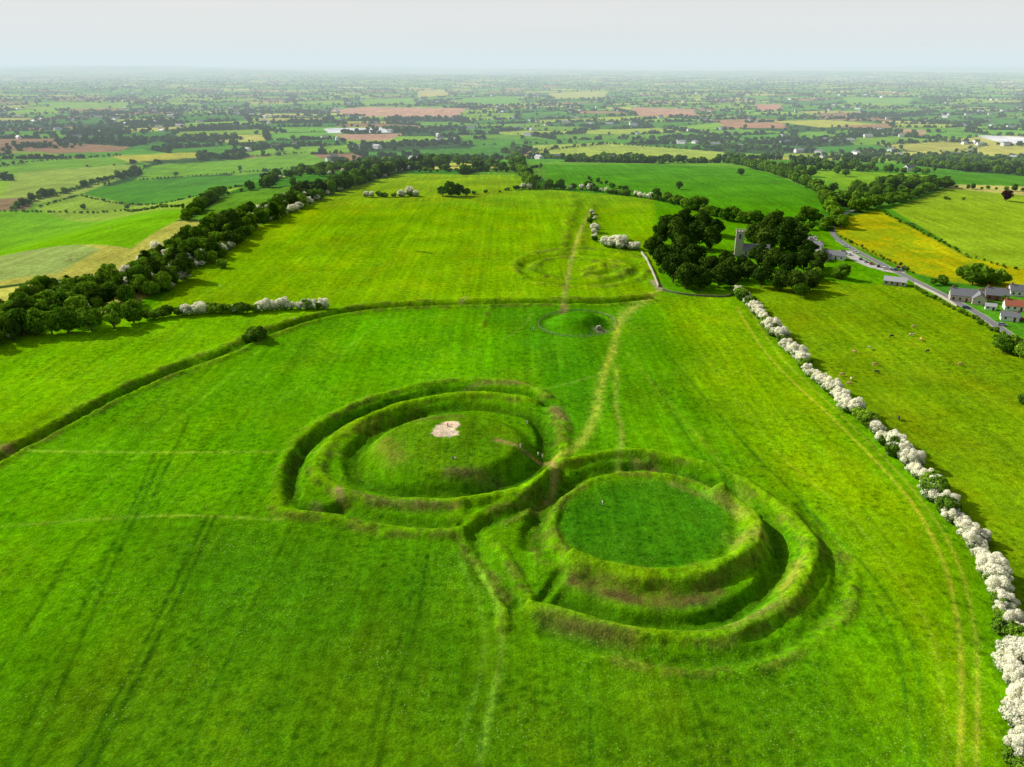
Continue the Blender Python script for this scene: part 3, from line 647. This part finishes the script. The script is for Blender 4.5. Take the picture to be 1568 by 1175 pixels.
g=G(916,505); e_=bpy.data.objects.new('passage_tomb_entrance',None); e_.location=g; e_.rotation_euler=(0,0,math.radians(40)); sc.collection.objects.link(e_); e_.scale=(.65,.65,.65)
bm=bmesh.new(); bx(bm,-1.6,-.7,-.6,.6,-.5,1.7); bx(bm,.7,1.6,-.6,.6,-.5,1.7); bx(bm,-1.9,1.9,-.7,.7,1.71,2.2); bx(bm,-2.6,-1.65,-.3,.5,-.5,.9); bx(bm,1.65,2.6,-.3,.5,-.5,.9)
mobj('stone_jambs_and_lintel',bm,[M_stone],e_)
bm=bmesh.new(); bx(bm,-.69,.69,.1,.2,-.2,1.7); mobj('gate',bm,[M_glass],e_)
bm=bmesh.new(); prev=None
for k,(zz,rr_) in enumerate([(-.2,.26),(.3,.27),(.8,.25),(1.1,.22),(1.3,.16),(1.4,.06)]):
    ring=[bm.verts.new((rr_*math.cos(t*.7854+k*.06)*1.05,rr_*math.sin(t*.7854+k*.06),zz)) for t in range(8)]
    if prev:
        for t in range(8): bm.faces.new((prev[t],prev[(t+1)%8],ring[(t+1)%8],ring[t]))
    prev=ring
bm.faces.new(prev); o=mobj('standing_stone',bm,[M_stone]); o.location=G(686,669)
bm=bmesh.new()
sel=rng.choice(n,700,replace=False)
for k in sel:
    x_,y_=xw[k]+rng.uniform(-30,30),yw[k]+rng.uniform(-30,30); R0=math.hypot(x_,y_)
    if R0<1300: continue
    l,w_,h_=rng.uniform(10,30),rng.uniform(7,14),rng.uniform(3.5,7)
    b2=len(bm.verts); gable(bm,l,w_,h_,3,0)
    bm.faces.ensure_lookup_table(); f1=len(bm.faces); roof(bm,l,w_,h_,3,.3); bm.faces.ensure_lookup_table(); bm.verts.ensure_lookup_table()
    mi_=2 if rng.random()<.35 else 1
    for f in bm.faces[f1:]: f.material_index=mi_
    mt=Matrix.Translation((x_,y_,float(base_h(x_,y_))))@Matrix.Rotation(rng.uniform(0,3.14),4,'Z')
    for v_ in bm.verts[b2:]: v_.co=mt@v_.co
mobj('distant_farmhouses',bm,[M_white,M_slate,M_tin])

# cars
def carmesh(col,i):
    bm=bmesh.new()
    sec=[(-2.15,.45,.75,.80),(-2.1,.3,.95,.86),(-1.4,.22,1.0,.9),(0,.2,.98,.9),(1.2,.22,.95,.9),(1.9,.28,.82,.85),(2.15,.4,.65,.75)]
    prev=None
    for x_,z0,z1,w_ in sec:
        ring=[bm.verts.new(c_) for c_ in ((x_,-w_*.93,z0),(x_,-w_,(z0+z1)/2),(x_,-w_*.92,z1),(x_,w_*.92,z1),(x_,w_,(z0+z1)/2),(x_,w_*.93,z0))]
        if prev:
            for t in range(6): bm.faces.new((prev[t],prev[(t+1)%6],ring[(t+1)%6],ring[t]))
        else: bm.faces.new(ring)
        prev=ring
    bm.faces.new(prev)
    lo=[(-1.95,.98),(-1.2,.99),(.25,.98),(1.1,.95)]; hi=[(-1.55,1.42),(-1.1,1.48),(.1,1.47),(.35,1.42)]
    L_=[[bm.verts.new((x_,s*.82,z_)) for x_,z_ in lo] for s in (-1,1)]; U_=[[bm.verts.new((x_,s*.62,z_)) for x_,z_ in hi] for s in (-1,1)]
    for s in (0,1):
        for k in range(3): bm.faces.new((L_[s][k],L_[s][k+1],U_[s][k+1],U_[s][k])).material_index=1
    bm.faces.new((L_[0][0],L_[1][0],U_[1][0],U_[0][0])).material_index=1; bm.faces.new((L_[0][3],L_[1][3],U_[1][3],U_[0][3])).material_index=1
    for k in range(3): bm.faces.new((U_[0][k],U_[0][k+1],U_[1][k+1],U_[1][k]))
    for x_ in (-1.35,1.35):
        for s in (-1,1):
            r1=[bm.verts.new((x_+.33*math.cos(t*.524),s*.92,.33+.33*math.sin(t*.524))) for t in range(12)]; r2=[bm.verts.new((v_.co.x,s*.70,v_.co.z)) for v_ in r1]
            bm.faces.new(r1).material_index=2; bm.faces.new(r2).material_index=2
            for t in range(12): bm.faces.new((r1[t],r1[(t+1)%12],r2[(t+1)%12],r2[t])).material_index=2
            bx(bm,2.05 if x_>0 else -2.14,2.12 if x_>0 else -2.08,s*.6-.15,s*.6+.15,.62,.75,3)
    me=bpy.data.meshes.new('car'); bmesh.ops.recalc_face_normals(bm,faces=bm.faces); bm.to_mesh(me); bm.free()
    for m_ in (simple('car_paint_%d'%i,col,.3,.03),M_glass,simple('tyre',(.02,.02,.02)),M_white): me.materials.append(m_)
    return me
CM=[carmesh(c_,i) for i,c_ in enumerate([(.6,.6,.6),(.05,.07,.15),(.3,.32,.34),(.35,.03,.03),(.03,.03,.03),(.75,.75,.74)])]
k=0
for u,v,rt in [(1242,366,60),(1245,371,60),(1248,376,62),(1251,381,60),(1240,362,60),(1248,365,60),(1254,373,60),(1318,398,60),(1326,402,62),(1334,405,58),(1345,409,60),(1354,412,60),(1362,413,62),(1371,414,58),(1379,415,60),(1375,410,60),(1383,412,60),(1310,388,-35),(1295,379,-35),(1480,473,-33),(1535,499,-30),(1562,490,0),(1290,386,60),(1300,391,50)]:
    o=bpy.data.objects.new('parked_car',CM[k%6]); g=G(u,v); o.location=(g.x,g.y,g.z+.13); o.rotation_euler=(0,0,math.radians(rt)); sc.collection.objects.link(o); k+=1

# ------------------------------------------------------------------ people and cattle
def skin_mesh(name,verts,edges,rad,lab,mats,sub=1):
    me=bpy.data.meshes.new(name+'_sk'); me.from_pydata(verts,edges,[]); o=bpy.data.objects.new(name+'_sk',me); sc.collection.objects.link(o)
    md=o.modifiers.new('s','SKIN'); 
    for i,sv in enumerate(me.skin_vertices[0].data): sv.radius=rad[i] if isinstance(rad[i],tuple) else (rad[i],rad[i]); sv.use_root=(i==0)
    m2=o.modifiers.new('b','SUBSURF'); m2.levels=sub; m2.render_levels=sub
    dg=bpy.context.evaluated_depsgraph_get(); dg.update(); r=bpy.data.meshes.new_from_object(o.evaluated_get(dg)); r.name=name
    bpy.data.objects.remove(o); r.materials.clear()
    for m_ in mats: r.materials.append(m_)
    VV=np.array(verts)
    for p_ in r.polygons:
        c_=np.array(p_.center); p_.material_index=lab[int(np.argmin(((VV-c_)**2).sum(1)))]; p_.use_smooth=True
    return r
M_skin=simple('skin',(.45,.27,.18),.6,.05); M_hair=simple('hair',(.06,.035,.02),.7)
def person(pose,top,legs,i):
    V=[(0,0,.95),(0,0,1.15),(0,.01,1.36),(0,0,1.5),(0,.015,1.58),(0,.01,1.68),(0,.11,1.585)]; E=[(0,1),(1,2),(2,3),(3,4),(4,5),(4,6)]; R=[(.15,.11),(.13,.10),(.17,.11),.055,.085,.075,.018]; Lb=[1,0,0,2,2,3,2]
    for s in (-1,1):
        k=len(V); st=.28*s if pose=='walk' else 0
        V+=[(s*.19,0,1.41),(s*.25,-.03-st*.5,1.13),(s*.26,.08-st*.9,.90),(s*.26,.10-st,.83)]; R+=[.06,.045,.03,(.035,.02)]; Lb+=[0,0,2,2]; E+=[(2,k),(k,k+1),(k+1,k+2),(k+2,k+3)]
        for f in range(5):
            q_=len(V); oy=(f-2)*.018; V+=[(s*.26,.10-st+oy*1.3,.80),(s*.255,.11-st+oy*1.5,.755-.012*(2-abs(f-2)))]; R+=[.009,.007]; Lb+=[2,2]; E+=[(k+3,q_),(q_,q_+1)]
        k=len(V); V+=[(s*.1,0,.88),(s*.11,.05+st*.6,.5),(s*.11,st*1.0-.02,.09),(s*.11,.13+st,.04)]; R+=[.09,.062,.042,.035]; Lb+=[1,1,4,4]; E+=[(0,k),(k,k+1),(k+1,k+2),(k+2,k+3)]
    if pose=='sit':
        V=[list(v_) for v_ in V]
        for j,v_ in enumerate(V): v_[2]-=.83
        legs_i=[j for j in range(len(V)) if Lb[j] in (1,4) and j!=0]
        for n_,j in enumerate(legs_i):
            s=-1 if n_<4 else 1; V[j]=[(s*.1,.08,.12),(s*.14,.42,.48),(s*.13,.68,.08),(s*.13,.82,.05)][n_%4]
        for j in range(len(V)):
            if Lb[j]==2 and j>6: V[j]=(V[j][0]*.9,V[j][1]+.2,V[j][2]+.2)
    return skin_mesh('person',[tuple(v_) for v_ in V],E,R,Lb,[simple('shirt_%d'%i,top),simple('trousers_%d'%i,legs),M_skin,M_hair,simple('shoe_%d'%i,(.03,.03,.03))])
PE=[person('walk',(.88,.88,.86),(.8,.8,.78),0),person('stand',(.88,.86,.84),(.75,.75,.76),1),person('sit',(.45,.08,.06),(.05,.06,.12),2),person('sit',(.88,.88,.88),(.6,.6,.62),3),person('walk',(.05,.06,.1),(.04,.04,.05),4)]
for u,v,k,nm in [(797,697,0,'walking_person'),(824,692,1,'standing_person'),(831,692,0,'walking_person'),(807,650,1,'standing_person'),(692,717,2,'sitting_person'),(698,718,3,'sitting_person'),(514,359,4,'walking_person'),(337,440,0,'walking_person'),(334,440,4,'walking_person'),(812,507,4,'walking_person'),(817,506,1,'standing_person'),(710,452,4,'walking_person'),(922,779,1,'standing_person'),(905,514,4,'standing_person'),(451,491,1,'walking_person')]:
    o=bpy.data.objects.new(nm,PE[k]); g=G(u,v); o.location=g; o.rotation_euler=(0,0,random.uniform(0,6.28)); o.scale=(1.12,)*3; sc.collection.objects.link(o)
def cow(col,col2,graze,i):
    hd=[(1.05,0,.9),(1.22,0,.42),(1.4,0,.14)] if graze else [(1.05,0,1.45),(1.35,0,1.55),(1.66,0,1.38)]
    V=[(-.1,0,1.02),(-.7,0,1.15),(-.92,0,1.2),(.45,0,1.02),(.78,0,1.2)]+hd; E=[(0,1),(1,2),(0,3),(3,4),(4,5),(5,6),(6,7)]; R=[(.36,.40),(.30,.32),.16,(.34,.40),(.2,.26),.15,.15,.09]; Lb=[0,0,0,1,0,0,0,1]
    for s in (-1,1):
        k=len(V); V+=[(-.72,s*.2,.95),(-.52,s*.22,.72),(-.82,s*.2,.42),(-.76,s*.2,.05)]; R+=[.2,.13,.065,.06]; Lb+=[0,0,0,1]; E+=[(1,k),(k,k+1),(k+1,k+2),(k+2,k+3)]
        k=len(V); V+=[(.5,s*.18,.75),(.53,s*.18,.42),(.5,s*.18,.05)]; R+=[.13,.07,.06]; Lb+=[0,0,1]; E+=[(3,k),(k,k+1),(k+1,k+2)]
        k=len(V); V+=[(hd[1][0]-.12,s*.24,hd[1][2]+.08)]; R+=[.035]; Lb+=[0]; E+=[(6,k)]
    k=len(V); V+=[(-1.08,0,1.1),(-1.12,0,.5)]; R+=[.03,.04]; Lb+=[0,0]; E+=[(2,k),(k,k+1)]
    return skin_mesh('cow',V,E,R,Lb,[simple('cow_hide_%d'%i,col),simple('cow_patch_%d'%i,col2)])
CW=[cow((.55,.30,.12),(.6,.45,.28),True,0),cow((.65,.50,.32),(.75,.68,.55),False,1),cow((.02,.018,.016),(.03,.03,.03),True,2)]
for u,v,k in [(1332,535,1),(1340,560,0),(1290,576,0),(1303,583,1),(1300,590,0),(1365,517,2),(1400,502,0),(1342,572,2),(1376,643,2),(1308,541,0),(1395,515,1),(1410,522,0),(1420,540,2),(1470,560,0),(170,351,1),(1355,660,2),(108,400,1)]:
    o=bpy.data.objects.new('grazing_cow',CW[k]); o.location=G(u,v); o.rotation_euler=(0,0,random.uniform(0,6.28)); sc.collection.objects.link(o)

# ------------------------------------------------------------------ light, air, camera
AZ=math.radians(-58); EL=math.radians(32)
d=Vector((math.sin(AZ)*math.cos(EL),math.cos(AZ)*math.cos(EL),math.sin(EL)))
sl=bpy.data.lights.new('sun','SUN'); sl.energy=5.0; sl.angle=math.radians(.6); sl.color=(1,.95,.86)
so=bpy.data.objects.new('sun',sl); so.rotation_euler=d.to_track_quat('Z','Y').to_euler(); sc.collection.objects.link(so)
w=bpy.data.worlds.new('World'); sc.world=w; w.use_nodes=True; nt=w.node_tree; bg=nt.nodes['Background']
sk=nt.nodes.new('ShaderNodeTexSky'); sk.sky_type='NISHITA'; sk.sun_disc=False; sk.sun_elevation=EL; sk.sun_rotation=AZ; sk.dust_density=4; sk.air_density=1
hs=nt.nodes.new('ShaderNodeHueSaturation'); hs.inputs['Saturation'].default_value=.35
nt.links.new(sk.outputs[0],hs.inputs['Color'])
tc=nt.nodes.new('ShaderNodeTexCoord'); sx=nt.nodes.new('ShaderNodeSeparateXYZ'); nt.links.new(tc.outputs['Generated'],sx.inputs[0])
mr=nt.nodes.new('ShaderNodeMapRange'); mr.inputs['From Min'].default_value=.07; mr.inputs['From Max'].default_value=.25; mr.inputs['To Min'].default_value=.95; mr.inputs['To Max'].default_value=0
nt.links.new(sx.outputs['Z'],mr.inputs['Value'])
mp=nt.nodes.new('ShaderNodeMapping'); mp.inputs['Scale'].default_value=(2,2,14); nt.links.new(tc.outputs['Generated'],mp.inputs['Vector'])
cn=nt.nodes.new('ShaderNodeTexNoise'); cn.inputs['Scale'].default_value=2.; cn.inputs['Detail'].default_value=5; nt.links.new(mp.outputs[0],cn.inputs['Vector'])
cm=nt.nodes.new('ShaderNodeMix'); cm.data_type='RGBA'; cm.inputs[6].default_value=(7.0,6.95,6.85,1); cm.inputs[7].default_value=(7.8,7.65,7.45,1); nt.links.new(cn.outputs['Fac'],cm.inputs[0])
mx=nt.nodes.new('ShaderNodeMix'); mx.data_type='RGBA'; nt.links.new(mr.outputs[0],mx.inputs[0]); nt.links.new(hs.outputs[0],mx.inputs[6]); nt.links.new(cm.outputs[2],mx.inputs[7])
nt.links.new(mx.outputs[2],bg.inputs['Color']); bg.inputs['Strength'].default_value=.11
bm=bmesh.new(); bx(bm,-70000,70000,700,70000,-300,330)
D=1/9500
hz=bpy.data.materials.new('haze'); hz.use_nodes=True; nt=hz.node_tree; nt.nodes.clear()
vs=nt.nodes.new('ShaderNodeVolumeAbsorption'); vs.inputs['Color'].default_value=(0,0,0,1); vs.inputs['Density'].default_value=D
em=nt.nodes.new('ShaderNodeEmission'); em.inputs['Color'].default_value=(.70,.82,.86,1); em.inputs['Strength'].default_value=D  # even glow standing in for daylight scattered by the haze
ad=nt.nodes.new('ShaderNodeAddShader'); ou=nt.nodes.new('ShaderNodeOutputMaterial')
nt.links.new(vs.outputs[0],ad.inputs[0]); nt.links.new(em.outputs[0],ad.inputs[1]); nt.links.new(ad.outputs[0],ou.inputs['Volume'])
mobj('sky_haze',bm,[hz])
cam=bpy.data.cameras.new('camera'); co=bpy.data.objects.new('camera',cam); sc.collection.objects.link(co); sc.camera=co
cam.sensor_width=36; cam.lens=36*F/1568; cam.clip_end=200000; cam.clip_start=1
co.location=(0,0,CAM_H); co.rotation_euler=(math.pi/2-PITCH,0,0)
